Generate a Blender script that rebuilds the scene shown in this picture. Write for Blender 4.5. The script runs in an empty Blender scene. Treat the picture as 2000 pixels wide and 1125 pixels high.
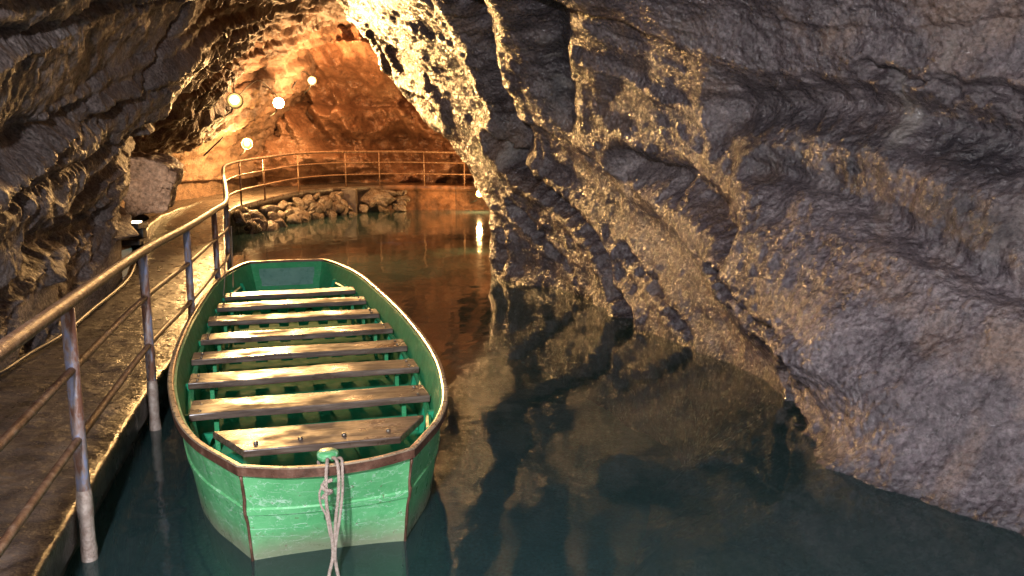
import bpy, bmesh, math, random
import numpy as np
from mathutils import Vector, Matrix

random.seed(7)
rng = np.random.default_rng(11)
SC = bpy.context.scene
COL = SC.collection
R = math.radians

# ---------------------------------------------------------------- camera
FPX, CAM_H, HOR = 1650.0, 2.0, 280.0
PITCH = math.atan((562.5 - HOR) / FPX)
cam = bpy.data.cameras.new('camera')
cam.sensor_width = 36.0
cam.lens = 36.0 * FPX / 2000.0
cam.clip_start, cam.clip_end = 0.05, 300
camo = bpy.data.objects.new('camera', cam)
COL.objects.link(camo)
camo.location = (0, 0, CAM_H)
camo.rotation_euler = (R(90) - PITCH, 0, 0)
SC.camera = camo

# ---------------------------------------------------------------- daylight through the cave mouth behind the camera
SC.view_settings.view_transform = 'Standard'
SC.view_settings.look = 'None'
SC.view_settings.gamma = 1.0
SC.view_settings.exposure = 1.3
W = bpy.data.worlds.new('World')
SC.world = W
W.use_nodes = True
wn, wl = W.node_tree.nodes, W.node_tree.links
sky = wn.new('ShaderNodeTexSky')
sky.sky_type = 'NISHITA'
sky.sun_disc = False
sky.sun_elevation = R(38)
sky.sun_rotation = R(200)
wl.new(sky.outputs[0], wn['Background'].inputs[0])
wn['Background'].inputs[1].default_value = 0.15


def lamp(name, kind, loc, energy, color, **kw):
    d = bpy.data.lights.new(name, kind)
    d.energy, d.color = energy, color
    for k, v in kw.items():
        setattr(d, k, v)
    o = bpy.data.objects.new(name, d)
    COL.objects.link(o)
    o.location = loc
    return o


# photographer's lamp beside the camera: the rails throw their shadows away from it
lamp('photo_lamp', 'POINT', (-0.8, -0.4, 3.0), 540, (0.95, 0.94, 1.0), shadow_soft_size=0.10)

# ---------------------------------------------------------------- projection helpers (turn a pixel of the 2000 x 1125 photo into a point)
CP, SP = math.cos(PITCH), math.sin(PITCH)


def ray(px, py):
    dx, dy = (px - 1000) / FPX, -(py - 562.5) / FPX
    return np.array([dx, CP + dy * SP, -SP + dy * CP])


def onz(px, py, z):
    r = ray(px, py)
    return np.array([0, 0, CAM_H]) + (z - CAM_H) / r[2] * r


def ony(px, py, y):
    r = ray(px, py)
    return np.array([0, 0, CAM_H]) + y / r[1] * r


def proj(P):
    d = P - np.array([0, 0, CAM_H])
    f = d[:, 1] * CP - d[:, 2] * SP
    u = d[:, 1] * SP + d[:, 2] * CP
    f = np.where(f < 0.05, 0.05, f)
    return 1000 + FPX * d[:, 0] / f, 562.5 - FPX * u / f, f


# ---------------------------------------------------------------- noise
_perm = rng.permutation(256).astype(np.int64)
_perm = np.concatenate([_perm, _perm, _perm])
_g = rng.normal(size=(256, 3))
_g /= np.linalg.norm(_g, axis=1)[:, None]


def pnoise(P):
    out = np.empty(len(P))
    for a in range(0, len(P), 150000):
        p = P[a:a + 150000]
        i = np.floor(p).astype(np.int64)
        f = p - i
        i &= 255
        w = f * f * f * (f * (f * 6 - 15) + 10)
        acc = 0
        for dx in (0, 1):
            for dy in (0, 1):
                for dz in (0, 1):
                    h = _perm[_perm[_perm[i[:, 0] + dx] + i[:, 1] + dy] + i[:, 2] + dz]
                    g = _g[h]
                    v = g[:, 0] * (f[:, 0] - dx) + g[:, 1] * (f[:, 1] - dy) + g[:, 2] * (f[:, 2] - dz)
                    wt = (w[:, 0] if dx else 1 - w[:, 0]) * (w[:, 1] if dy else 1 - w[:, 1]) * (w[:, 2] if dz else 1 - w[:, 2])
                    acc = acc + v * wt
        out[a:a + 150000] = acc
    return out * 1.5


def fbm(P, f, n=4, gain=0.5, lac=2.03, mode=0):
    t, a, s = 0, 1.0, 0
    for k in range(n):
        v = pnoise(P * f + 17.3 * k)
        if mode == 1:
            v = 1 - 2 * np.abs(v)          # sharp ridges
        elif mode == 2:
            v = 2 * np.abs(v) - 0.6        # rounded lumps
        t = t + a * v
        s += a
        a *= gain
        f *= lac
    return t / s


def sstep(a, b, x):
    t = np.clip((x - a) / (b - a), 0, 1)
    return t * t * (3 - 2 * t)


# ---------------------------------------------------------------- materials
def new_mat(name):
    m = bpy.data.materials.new(name)
    m.use_nodes = True
    nt = m.node_tree
    b = nt.nodes['Principled BSDF']
    return m, nt, b


class NT:
    def __init__(s, nt):
        s.nt = nt
        s.n, s.l = nt.nodes, nt.links
        g = s.n.new('ShaderNodeNewGeometry')
        s.pos = g.outputs['Position']
        tc = s.n.new('ShaderNodeTexCoord')
        s.obj = tc.outputs['Object']

    def map(s, src, scale=(1, 1, 1), rot=(0, 0, 0)):
        m = s.n.new('ShaderNodeMapping')
        m.inputs['Scale'].default_value = scale
        m.inputs['Rotation'].default_value = rot
        s.l.new(src, m.inputs[0])
        return m.outputs[0]

    def noise(s, src, scale, detail=6, rough=0.55, dist=0.0):
        n = s.n.new('ShaderNodeTexNoise')
        n.inputs['Scale'].default_value = scale
        n.inputs['Detail'].default_value = detail
        n.inputs['Roughness'].default_value = rough
        n.inputs['Distortion'].default_value = dist
        s.l.new(src, n.inputs['Vector'])
        return n.outputs['Fac']

    def voro(s, src, scale, feature='F1', rnd=1.0):
        n = s.n.new('ShaderNodeTexVoronoi')
        n.feature = feature
        n.inputs['Scale'].default_value = scale
        n.inputs['Randomness'].default_value = rnd
        s.l.new(src, n.inputs['Vector'])
        return n.outputs['Distance']

    def ramp(s, fac, stops):
        r = s.n.new('ShaderNodeValToRGB')
        e = r.color_ramp.elements
        while len(e) < len(stops):
            e.new(0.5)
        for k, (p, c) in enumerate(stops):
            e[k].position = p
            e[k].color = (*c, 1) if not np.isscalar(c) else (c, c, c, 1)
        s.l.new(fac, r.inputs[0])
        return r.outputs[0]

    def mix(s, fac, a, b, mode='MIX'):
        m = s.n.new('ShaderNodeMix')
        m.data_type = 'RGBA'
        m.blend_type = mode
        for sock, v in ((m.inputs['Factor'], fac), (m.inputs[6], a), (m.inputs[7], b)):
            if hasattr(v, 'links') or hasattr(v, 'is_linked'):
                s.l.new(v, sock)
            elif np.isscalar(v):
                sock.default_value = v
            else:
                sock.default_value = (*v, 1)
        return m.outputs[2]

    def math(s, op, a, b=0.0):
        m = s.n.new('ShaderNodeMath')
        m.operation = op
        for k, v in enumerate((a, b)):
            if hasattr(v, 'is_linked'):
                s.l.new(v, m.inputs[k])
            else:
                m.inputs[k].default_value = v
        return m.outputs[0]

    def attr(s, name):
        a = s.n.new('ShaderNodeAttribute')
        a.attribute_name = name
        return a.outputs['Fac']

    def bump(s, h, strength, dist, prev=None):
        b = s.n.new('ShaderNodeBump')
        b.inputs['Strength'].default_value = strength
        b.inputs['Distance'].default_value = dist
        s.l.new(h, b.inputs['Height'])
        if prev is not None:
            s.l.new(prev, b.inputs['Normal'])
        return b.outputs[0]


def rock_mat(name, dark, mid, pale, rough=(0.2, 0.5), bump=0.6, dark_tint=(0.02, 0.02, 0.026), scale=1.0, accent=None, bscale=1.0, spec=0.6):
    m, nt, b = new_mat(name)
    k = NT(nt)
    p = k.pos
    big = k.noise(p, 0.9 * scale, 7, 0.6, 0.6)
    med = k.noise(p, 5.5 * scale, 8, 0.65, 0.3)
    fine = k.noise(p, 34 * scale, 6, 0.65)
    c = k.ramp(med, [(0.3, dark), (0.52, mid), (0.74, pale)])
    c2 = k.ramp(big, [(0.32, tuple(0.35 * x for x in mid)), (0.52, mid), (0.70, pale)])
    c = k.mix(0.5, c, c2)
    if accent is not None:
        am = k.ramp(k.noise(k.map(p, (1, 1, 0.5)), 1.7 * scale, 6, 0.6, 0.8), [(0.5, 0.0), (0.66, 1.0)])
        c = k.mix(k.math('MULTIPLY', am, 0.65), c, accent)
    f = k.ramp(fine, [(0.3, 0.35), (0.7, 1.5)])
    c = k.mix(1.0, c, f, 'MULTIPLY')
    c = k.mix(k.attr('iron'), c, k.ramp(med, [(0.3, (0.05, 0.022, 0.010)), (0.7, (0.19, 0.095, 0.045))]))
    st = k.attr('dark_tint')
    c = k.mix(st, c, dark_tint)
    pl = k.attr('mineral')
    c = k.mix(pl, c, (0.5, 0.46, 0.42))
    k.l.new(c, b.inputs['Base Color'])
    rr = k.noise(p, 14 * scale, 5, 0.6)
    rv = k.ramp(rr, [(0.3, rough[0]), (0.7, rough[1])])
    k.l.new(rv, b.inputs['Roughness'])
    b.inputs['Specular IOR Level'].default_value = spec
    h1 = k.noise(p, 18 * bscale, 9, 0.68, 0.4)
    h2 = k.voro(p, 27 * bscale, 'SMOOTH_F1')
    n1 = k.bump(h1, bump, 0.05)
    n2 = k.bump(h2, bump * 0.7, -0.03, n1)
    k.l.new(n2, b.inputs['Normal'])
    return m


M = {}
M['rock_right'] = rock_mat('wet_grey_rock', (0.032, 0.026, 0.030), (0.125, 0.101, 0.110), (0.33, 0.275, 0.275), (0.07, 0.36), 0.62, accent=(0.20, 0.13, 0.095), spec=0.8)
M['rock_left'] = rock_mat('layered_brown_rock', (0.07, 0.056, 0.055), (0.23, 0.185, 0.17), (0.40, 0.345, 0.315), (0.45, 0.75), 0.6, accent=(0.20, 0.14, 0.12), spec=0.22)
M['rock_back'] = rock_mat('red_brown_rock', (0.035, 0.016, 0.009), (0.20, 0.090, 0.048), (0.38, 0.22, 0.135), (0.35, 0.65), 0.7, scale=0.8, bscale=0.5)
M['boulder'] = rock_mat('pale_pink_stone', (0.08, 0.05, 0.038), (0.25, 0.165, 0.125), (0.44, 0.33, 0.27), (0.3, 0.6), 0.9, scale=0.6, bscale=.6)
M['rubble'] = rock_mat('brown_rubble', (0.025, 0.017, 0.013), (0.10, 0.07, 0.05), (0.26, 0.19, 0.14), (0.15, 0.45), 0.7, scale=1.5)
M['bed'] = rock_mat('submerged_silt', (0.03, 0.09, 0.095), (0.08, 0.18, 0.175), (0.20, 0.30, 0.27), (0.6, 0.9), 0.4)


def simple_mat(name, stops, nscale=8, rough=(0.3, 0.6), metallic=0.0, bump=0.3, bscale=60, bdist=0.01, stretch=(1, 1, 1), spec=0.5, det=8):
    m, nt, b = new_mat(name)
    k = NT(nt)
    p = k.map(k.obj, stretch)
    c = k.ramp(k.noise(p, nscale, det, 0.65, 0.3), stops)
    k.l.new(c, b.inputs['Base Color'])
    k.l.new(k.ramp(k.noise(p, nscale * 2.1, 5), [(0.3, rough[0]), (0.7, rough[1])]), b.inputs['Roughness'])
    b.inputs['Metallic'].default_value = metallic
    b.inputs['Specular IOR Level'].default_value = spec
    k.l.new(k.bump(k.noise(p, bscale, 6, 0.6), bump, bdist), b.inputs['Normal'])
    return m, k, b, c


M['concrete'], k, b, c = simple_mat('wet_concrete', [(0.25, (0.03, 0.022, 0.017)), (0.5, (0.085, 0.062, 0.05)), (0.75, (0.16, 0.125, 0.10))], 3.5, (0.2, 0.5), 0, 0.5, 14, 0.03, spec=0.45)
pud = k.ramp(k.noise(k.pos, 1.1, 5, .6), [(0.5, 0.0), (0.6, 1.0)])
col2 = k.mix(k.math('MULTIPLY', pud, .55), c, (0.03, 0.022, 0.017))
col2 = k.mix(k.attr('iron'), col2, k.ramp(k.noise(k.pos, 5, 6), [(0.3, (0.06, 0.025, 0.012)), (0.7, (0.24, 0.11, 0.055))]))
crk = k.ramp(k.voro(k.map(k.pos, (.5, .28, 0), (0, 0, .25)), 1.0, 'DISTANCE_TO_EDGE'), [(0.0, 1.0), (0.012, 0.0)])
col2 = k.mix(k.math('MULTIPLY', crk, .7), col2, (0.012, 0.009, 0.008))
k.l.new(col2, b.inputs['Base Color'])
M['rust_rail'], *_ = simple_mat('rusted_rail', [(0.3, (0.075, 0.030, 0.014)), (0.5, (0.18, 0.092, 0.05)), (0.7, (0.34, 0.235, 0.16))], 22, (0.38, 0.65), 0.12, 0.7, 120, 0.004)
M['post_paint'], k, b, c = simple_mat('blue_grey_post', [(0.44, (0.17, 0.075, 0.045)), (0.52, (0.24, 0.19, 0.18)), (0.60, (0.20, 0.22, 0.34)), (0.8, (0.36, 0.35, 0.38))], 16, (0.3, 0.55), 0.0, 0.6, 90, 0.006, (1, 1, 0.35))
M['post_crust'], *_ = simple_mat('lime_crusted_pipe', [(0.3, (0.18, 0.11, 0.08)), (0.55, (0.38, 0.30, 0.25)), (0.75, (0.55, 0.48, 0.42))], 18, (0.3, 0.6), 0.0, 0.9, 60, 0.012)
M['bolt'], *_ = simple_mat('steel_bolt', [(0.3, (0.25, 0.2, 0.15)), (0.7, (0.5, 0.45, 0.38))], 20, (0.25, 0.4), 0.9, 0.2)
M['rope'], *_ = simple_mat('hemp_rope', [(0.3, (0.26, 0.19, 0.15)), (0.7, (0.55, 0.45, 0.38))], 60, (0.8, 0.95), 0.0, 0.9, 220, 0.006)
M['cable'], *_ = simple_mat('black_cable', [(0.3, (0.02, 0.02, 0.02)), (0.7, (0.05, 0.045, 0.04))], 30, (0.4, 0.6), 0.0, 0.2)
M['lamp_metal'], *_ = simple_mat('grey_lamp_metal', [(0.3, (0.05, 0.05, 0.05)), (0.7, (0.12, 0.12, 0.11))], 20, (0.4, 0.6), 0.6, 0.2)
M['glow_dish'], *_ = simple_mat('yellow_glow_dish', [(0.3, (0.55, 0.38, 0.14)), (0.7, (0.75, 0.58, 0.28))], 12, (0.4, 0.6), 0.0, 0.1)
M['wood'], k, b, c = simple_mat('worn_plank', [(0.28, (0.045, 0.028, 0.02)), (0.45, (0.095, 0.062, 0.045)), (0.58, (0.155, 0.11, 0.083)), (0.8, (0.28, 0.22, 0.185))], 4.0, (0.2, 0.42), 0.0, 0.16, 16, 0.003, (1, 9, 9), spec=0.45)
k.l.new(k.ramp(k.noise(k.map(k.obj, (1, 1.6, 1)), 3.2, 5, 0.6), [(0.40, 0.23), (0.62, 0.75)]), b.inputs['Roughness'])
M['wood_dark'], *_ = simple_mat('dark_plank', [(0.3, (0.05, 0.032, 0.024)), (0.6, (0.13, 0.09, 0.065)), (0.8, (0.24, 0.18, 0.14))], 4.0, (0.2, 0.45), 0.0, 0.25, 16, 0.005, (1, 9, 9))


def paint_mat(name, base, dark, rust_amt=0.5, caustic_scuff=0.6, rough=(0.22, 0.5), silt=0.0, spec=0.5):
    m, nt, b = new_mat(name)
    k = NT(nt)
    p = k.obj
    c = k.mix(k.ramp(k.noise(p, 5, 8, 0.65, 0.4), [(0.3, 0.0), (0.7, 1.0)]), dark, base)
    # thin wandering pale lines: painted caustics off the water, also serving as scuffs
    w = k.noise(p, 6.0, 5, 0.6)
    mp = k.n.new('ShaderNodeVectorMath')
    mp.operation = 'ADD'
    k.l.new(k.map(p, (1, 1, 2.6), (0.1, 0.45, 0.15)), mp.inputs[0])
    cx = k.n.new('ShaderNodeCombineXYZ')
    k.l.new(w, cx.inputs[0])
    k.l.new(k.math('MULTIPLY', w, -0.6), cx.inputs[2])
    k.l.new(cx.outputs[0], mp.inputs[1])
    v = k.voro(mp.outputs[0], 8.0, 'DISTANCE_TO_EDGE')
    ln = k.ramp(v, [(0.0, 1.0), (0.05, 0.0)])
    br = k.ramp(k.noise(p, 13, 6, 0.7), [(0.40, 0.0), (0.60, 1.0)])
    s = k.math('MULTIPLY', k.math('MULTIPLY', ln, br), caustic_scuff)
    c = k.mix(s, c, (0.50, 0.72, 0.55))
    # worn chips showing rust
    r = k.ramp(k.noise(p, 26, 8, 0.7), [(0.625, 0.0), (0.66, 1.0)])
    c = k.mix(k.math('MULTIPLY', r, rust_amt), c, (0.12, 0.06, 0.035))
    # silt line left by the water
    sep = k.n.new('ShaderNodeSeparateXYZ')
    k.l.new(k.pos, sep.inputs[0])
    zz = k.math('ADD', sep.outputs[2], k.math('MULTIPLY', k.math('SUBTRACT', k.noise(p, 7, 5), 0.5), 0.12))
    wl_ = k.ramp(zz, [(0.03, 1.0), (0.17, 0.0)])
    c = k.mix(k.math('MULTIPLY', wl_, silt), c, (0.26, 0.22, 0.16))
    k.l.new(c, b.inputs['Base Color'])
    k.l.new(k.ramp(k.noise(p, 11, 5), [(0.3, rough[0]), (0.7, rough[1])]), b.inputs['Roughness'])
    b.inputs['Specular IOR Level'].default_value = spec
    k.l.new(k.bump(k.noise(p, 24, 7, 0.65), 0.25, 0.01), b.inputs['Normal'])
    return m


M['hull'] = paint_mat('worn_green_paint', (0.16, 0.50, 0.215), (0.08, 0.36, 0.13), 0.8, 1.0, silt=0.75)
M['inside'] = paint_mat('inner_green_paint', (0.05, 0.42, 0.165), (0.03, 0.28, 0.105), 0.4, 0.3, (0.4, 0.65))
M['boat_floor'] = paint_mat('floor_green_paint', (0.03, 0.40, 0.20), (0.02, 0.27, 0.13), 0.3, 0.1, (0.7, 0.9), spec=0.12)
M['stern'] = paint_mat('grey_green_panel', (0.20, 0.38, 0.32), (0.12, 0.28, 0.23), 0.1, 0.1, (0.2, 0.4))
M['rust'], *_ = simple_mat('brown_rust', [(0.3, (0.055, 0.026, 0.016)), (0.55, (0.15, 0.07, 0.045)), (0.75, (0.27, 0.16, 0.11))], 14, (0.25, 0.5), 0.2, 0.6, 70, 0.006)
M['rim_top'], *_ = simple_mat('worn_rim_metal', [(0.3, (0.28, 0.20, 0.12)), (0.7, (0.62, 0.52, 0.38))], 12, (0.22, 0.4), 0.5, 0.2, 60, 0.003)


def glow_mat(name, color, strength):
    m, nt, b = new_mat(name)
    b.inputs['Base Color'].default_value = (0.8, 0.8, 0.8, 1)
    b.inputs['Emission Color'].default_value = (*color, 1)
    b.inputs['Emission Strength'].default_value = strength
    return m


# water: clear teal water with a mirror-like skin
m, nt, b = new_mat('dark_teal_water')
nt.nodes.remove(b)
k = NT(nt)
tr = k.n.new('ShaderNodeBsdfTransparent')
tr.inputs[0].default_value = (0.50, 0.74, 0.72, 1)
gl = k.n.new('ShaderNodeBsdfGlossy')
gl.inputs['Roughness'].default_value = 0.055
gl.inputs['Color'].default_value = (1, 1, 1, 1)
h = k.noise(k.map(k.pos, (1, 0.55, 1)), 1.1, 4, 0.5)
h2 = k.noise(k.pos, 5.0, 3, 0.5)
nn = k.bump(h, 0.16, 0.10)
nn = k.bump(h2, 0.06, 0.03, nn)
# rings spreading from a drip beside the railing post
vd = k.n.new('ShaderNodeVectorMath')
vd.operation = 'DISTANCE'
vd.inputs[1].default_value = tuple(onz(320, 985, 0))
k.l.new(k.pos, vd.inputs[0])
rg = k.math('MULTIPLY', k.math('SINE', k.math('MULTIPLY', vd.outputs['Value'], 38.0)), k.math('POWER', 2.718, k.math('MULTIPLY', vd.outputs['Value'], -4.0)))
nn = k.bump(rg, 0.22, 0.006, nn)
fr = k.n.new('ShaderNodeFresnel')
fr.inputs['IOR'].default_value = 1.45
k.l.new(nn, fr.inputs['Normal'])
k.l.new(nn, gl.inputs['Normal'])
mx = k.n.new('ShaderNodeMixShader')
k.l.new(fr.outputs[0], mx.inputs[0])
df = k.n.new('ShaderNodeBsdfDiffuse')          # fine silt hanging in the water
df.inputs[0].default_value = (0.040, 0.086, 0.090, 1)
ms = k.n.new('ShaderNodeMixShader')
ms.inputs[0].default_value = 0.38
k.l.new(tr.outputs[0], ms.inputs[1])
k.l.new(df.outputs[0], ms.inputs[2])
k.l.new(ms.outputs[0], mx.inputs[1])
k.l.new(gl.outputs[0], mx.inputs[2])
k.l.new(mx.outputs[0], k.n['Material Output'].inputs[0])
M['water'] = m


# ---------------------------------------------------------------- object helpers
def tag(o, label=None, cat=None, group=None, kind=None):
    for key, v in (('label', label), ('category', cat), ('group', group), ('kind', kind)):
        if v:
            o[key] = v
    return o


def empty(name, loc=(0, 0, 0), rz=0):
    o = bpy.data.objects.new(name, None)
    COL.objects.link(o)
    o.location = loc
    o.rotation_euler = (0, 0, rz)
    return o


def mesh_obj(name, V, Fs, mat, parent=None, smooth=True, mats=None, fmat=None, attrs=None):
    me = bpy.data.meshes.new(name)
    V = np.asarray(V, dtype=np.float32)
    if isinstance(Fs, np.ndarray):
        n = len(Fs)
        me.vertices.add(len(V))
        me.vertices.foreach_set('co', V.ravel())
        me.loops.add(n * 4)
        me.loops.foreach_set('vertex_index', Fs.astype(np.int32).ravel())
        me.polygons.add(n)
        me.polygons.foreach_set('loop_start', np.arange(0, n * 4, 4, dtype=np.int32))
        me.update(calc_edges=True)
    else:
        me.from_pydata(V.tolist(), [], [list(f) for f in Fs])
    me.validate()
    for mm in (mats or [mat]):
        me.materials.append(mm)
    if fmat is not None:
        me.polygons.foreach_set('material_index', np.asarray(fmat, dtype=np.int32))
    if smooth:
        me.polygons.foreach_set('use_smooth', np.ones(len(me.polygons), dtype=bool))
    for nm, a in (attrs or {}).items():
        at = me.attributes.new(nm, 'FLOAT', 'POINT')
        at.data.foreach_set('value', np.asarray(a, dtype=np.float32))
    me.update()
    o = bpy.data.objects.new(name, me)
    COL.objects.link(o)
    if parent is not None:
        o.parent = parent
    return o


def grid_faces(nu, nv, wrap_v=False):
    i, j = np.meshgrid(np.arange(nu - 1), np.arange(nv if wrap_v else nv - 1), indexing='ij')
    j2 = (j + 1) % nv
    return np.stack([i * nv + j, i * nv + j2, (i + 1) * nv + j2, (i + 1) * nv + j], -1).reshape(-1, 4)


class MB:
    """collects boxes, tubes and prisms into one mesh"""
    def __init__(s):
        s.v, s.f = [], []

    def add(s, V, F):
        o = len(s.v)
        s.v += [tuple(x) for x in V]
        s.f += [tuple(i + o for i in f) for f in F]

    def box(s, c, size, M3=None, bev=0.0):
        bm = bmesh.new()
        bmesh.ops.create_cube(bm, size=1)
        bmesh.ops.scale(bm, vec=size, verts=bm.verts)
        if bev:
            bmesh.ops.bevel(bm, geom=bm.edges[:], offset=bev, segments=2, affect='EDGES', profile=0.5)
        if M3 is not None:
            bmesh.ops.transform(bm, matrix=M3.to_4x4(), verts=bm.verts)
        bm.verts.index_update()
        s.add([v.co + Vector(c) for v in bm.verts], [[v.index for v in f.verts] for f in bm.faces])
        bm.free()

    def tube(s, pts, r, n=10, cap=True):
        pts = [Vector(p) for p in pts]
        rs = r if hasattr(r, '__len__') else [r] * len(pts)
        V, F = [], []
        up = None
        for k, p in enumerate(pts):
            t = (pts[min(k + 1, len(pts) - 1)] - pts[max(k - 1, 0)]).normalized()
            if up is None:
                up = Vector((0, 0, 1)) if abs(t.z) < 0.9 else Vector((1, 0, 0))
            a = (up - t * up.dot(t)).normalized()
            up = a
            b_ = t.cross(a)
            for q in range(n):
                an = 2 * math.pi * q / n
                V.append(p + (a * math.cos(an) + b_ * math.sin(an)) * rs[k])
        for k in range(len(pts) - 1):
            for q in range(n):
                F.append((k * n + q, k * n + (q + 1) % n, (k + 1) * n + (q + 1) % n, (k + 1) * n + q))
        if cap:
            F.append(tuple(range(n - 1, -1, -1)))
            F.append(tuple((len(pts) - 1) * n + q for q in range(n)))
        s.add(V, F)

    def prism(s, outline, z0, z1):
        n = len(outline)
        V = [(x, y, z0) for x, y in outline] + [(x, y, z1) for x, y in outline]
        F = [tuple(range(n - 1, -1, -1)), tuple(range(n, 2 * n))]
        F += [(q, (q + 1) % n, n + (q + 1) % n, n + q) for q in range(n)]
        s.add(V, F)

    def build(s, name, mat, parent=None, smooth=False):
        return mesh_obj(name, s.v, s.f, mat, parent, smooth)


def smooth_path(pts, n_each=8):
    P = np.array(pts, dtype=float)
    out = []
    for k in range(len(P) - 1):
        p0, p1, p2, p3 = P[max(k - 1, 0)], P[k], P[k + 1], P[min(k + 2, len(P) - 1)]
        for t in np.arange(n_each) / n_each:
            out.append(0.5 * (2 * p1 + (p2 - p0) * t + (2 * p0 - 5 * p1 + 4 * p2 - p3) * t * t + (3 * p1 - p0 - 3 * p2 + p3) * t ** 3))
    out.append(P[-1])
    return np.array(out)


def cr_interp(xs, Y, xq):
    """cubic (Catmull-Rom with uneven spacing) interpolation of rows Y at xs"""
    xs = np.asarray(xs, float)
    Y = np.asarray(Y, float)
    m = np.gradient(Y, xs, axis=0)
    i = np.clip(np.searchsorted(xs, xq, 'right') - 1, 0, len(xs) - 2)
    h = xs[i + 1] - xs[i]
    t = (xq - xs[i]) / h
    sh = (-1,) + (1,) * (Y.ndim - 1)
    t, h = t.reshape(sh), h.reshape(sh)
    return (2 * t ** 3 - 3 * t ** 2 + 1) * Y[i] + (t ** 3 - 2 * t ** 2 + t) * h * m[i] + (-2 * t ** 3 + 3 * t ** 2) * Y[i + 1] + (t ** 3 - t ** 2) * h * m[i + 1]


# ---------------------------------------------------------------- the cave shell
# per station Y: (x, z) from the right lake bed over the roof to the left foot
ST = {
    -5.0: [(3.4, -1.5), (3.6, -.2), (4.2, .6), (4.6, 1.4), (4.7, 2.3), (4.3, 3.3), (3.0, 4.0), (0, 4.5), (-2.4, 4.1), (-3.5, 3.2), (-3.8, 2.1), (-3.8, 1.0), (-3.8, -.3)],
    0.0: [(3.0, -1.5), (3.4, -.2), (4.0, .6), (4.5, 1.2), (4.8, 2.0), (4.5, 2.9), (3.3, 3.7), (0, 4.1), (-2.2, 3.7), (-3.2, 2.9), (-3.5, 2.0), (-3.6, 1.0), (-3.7, -.3)],
    4.1: [(1.2, -.7), (2.62, 0), (3.3, .6), (3.9, 1.2), (4.4, 2.0), (4.2, 2.8), (3.1, 3.5), (-.3, 3.9), (-2.0, 3.5), (-2.9, 2.8), (-3.3, 1.9), (-3.6, 1.0), (-3.8, -.3)],
    5.0: [(.8, -.7), (2.02, 0), (2.35, .6), (3.0, 1.2), (3.7, 2.0), (3.6, 2.8), (2.5, 3.5), (-.5, 3.9), (-2.2, 3.5), (-3.05, 2.8), (-3.45, 1.9), (-3.75, 1.0), (-3.95, -.3)],
    5.5: [(.9, -.7), (2.07, 0), (1.95, .6), (2.5, 1.2), (3.3, 2.0), (3.2, 2.8), (2.15, 3.48), (-.65, 3.93), (-2.35, 3.53), (-3.2, 2.8), (-3.6, 1.9), (-3.87, 1.0), (-4.0, -.3)],
    6.3: [(1.1, -.75), (2.2, 0), (1.9, .6), (2.05, 1.2), (2.75, 2.0), (2.6, 2.8), (1.65, 3.45), (-.9, 4.0), (-2.6, 3.6), (-3.4, 2.8), (-3.8, 1.9), (-4.05, 1.0), (-4.1, -.3)],
    8.0: [(1.6, -1.5), (1.86, 0), (1.8, .6), (1.75, 1.2), (1.7, 2.0), (1.3, 2.8), (.5, 3.4), (-1.5, 4.1), (-3.1, 3.7), (-3.8, 2.9), (-4.25, 2.0), (-4.5, 1.0), (-4.5, -.3)],
    9.5: [(1.1, -1.5), (1.35, 0), (1.38, .6), (1.3, 1.2), (1.05, 2.0), (.5, 2.8), (-.25, 3.45), (-2.1, 4.25), (-3.5, 3.8), (-4.1, 3.0), (-4.6, 2.1), (-4.9, 1.1), (-4.9, -.3)],
    11.3: [(.5, -1.5), (.75, 0), (.66, .6), (.53, 1.2), (.2, 2.0), (-.35, 2.8), (-1.15, 3.6), (-2.8, 4.5), (-3.85, 4.0), (-4.3, 3.0), (-4.85, 2.1), (-5.2, 1.2), (-5.3, -.3)],
    12.8: [(-.4, -1.5), (-.22, 0), (-.33, .6), (-.42, 1.2), (-.65, 2.0), (-1.1, 2.8), (-1.9, 3.7), (-3.2, 4.8), (-4.3, 4.3), (-4.75, 3.2), (-5.6, 2.3), (-6.1, 1.3), (-6.2, -.3)],
    14.3: [(.3, -1.5), (.5, 0), (.3, .6), (-.2, 1.2), (-.98, 2.1), (-1.75, 2.95), (-2.5, 3.9), (-3.5, 5.0), (-4.7, 4.5), (-5.2, 3.5), (-6.0, 2.5), (-7.2, 1.5), (-7.4, -.3)],
    17.0: [(1.8, -1.5), (1.9, 0), (1.7, .6), (1.3, 1.2), (.3, 2.1), (-1.0, 3.1), (-2.3, 4.3), (-3.6, 5.2), (-5.0, 4.7), (-5.7, 3.7), (-6.2, 2.6), (-8.2, 1.6), (-8.4, -.3)],
    20.0: [(2.6, -1.5), (2.8, 0), (2.7, .6), (2.5, 1.2), (1.6, 2.1), (.3, 3.2), (-1.6, 4.5), (-3.9, 5.3), (-5.4, 4.8), (-6.2, 3.8), (-6.8, 2.7), (-8.3, 1.6), (-8.4, -.3)],
    23.5: [(3.2, -1.5), (3.4, 0), (3.3, .6), (3.1, 1.2), (2.4, 2.0), (1.0, 3.0), (-1.6, 4.4), (-4.2, 5.2), (-5.6, 4.7), (-6.2, 3.8), (-6.8, 2.7), (-7.4, 1.6), (-7.6, -.3)],
    29.5: [(3.6, -1.5), (3.8, 0), (3.7, .6), (3.5, 1.2), (2.8, 2.0), (1.2, 2.9), (-1.6, 3.9), (-4.2, 4.6), (-5.6, 4.4), (-6.4, 3.7), (-7.2, 2.7), (-7.8, 1.6), (-8.0, -.3)],
}
ys = sorted(ST)
ctrl = np.array([ST[y] for y in ys])                       # nY, 13, 2
Yq = np.concatenate([np.arange(-5, 2.4, 0.10), 2.4 * np.exp(np.arange(0, math.log(29.5 / 2.4), 0.0032))])
vk = np.arange(13.0)
vq = np.concatenate([np.linspace(0, 1, 30)[:-1], np.linspace(1, 6, 300)[:-1], np.linspace(6, 8, 90)[:-1], np.linspace(8, 12, 200)])
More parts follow.
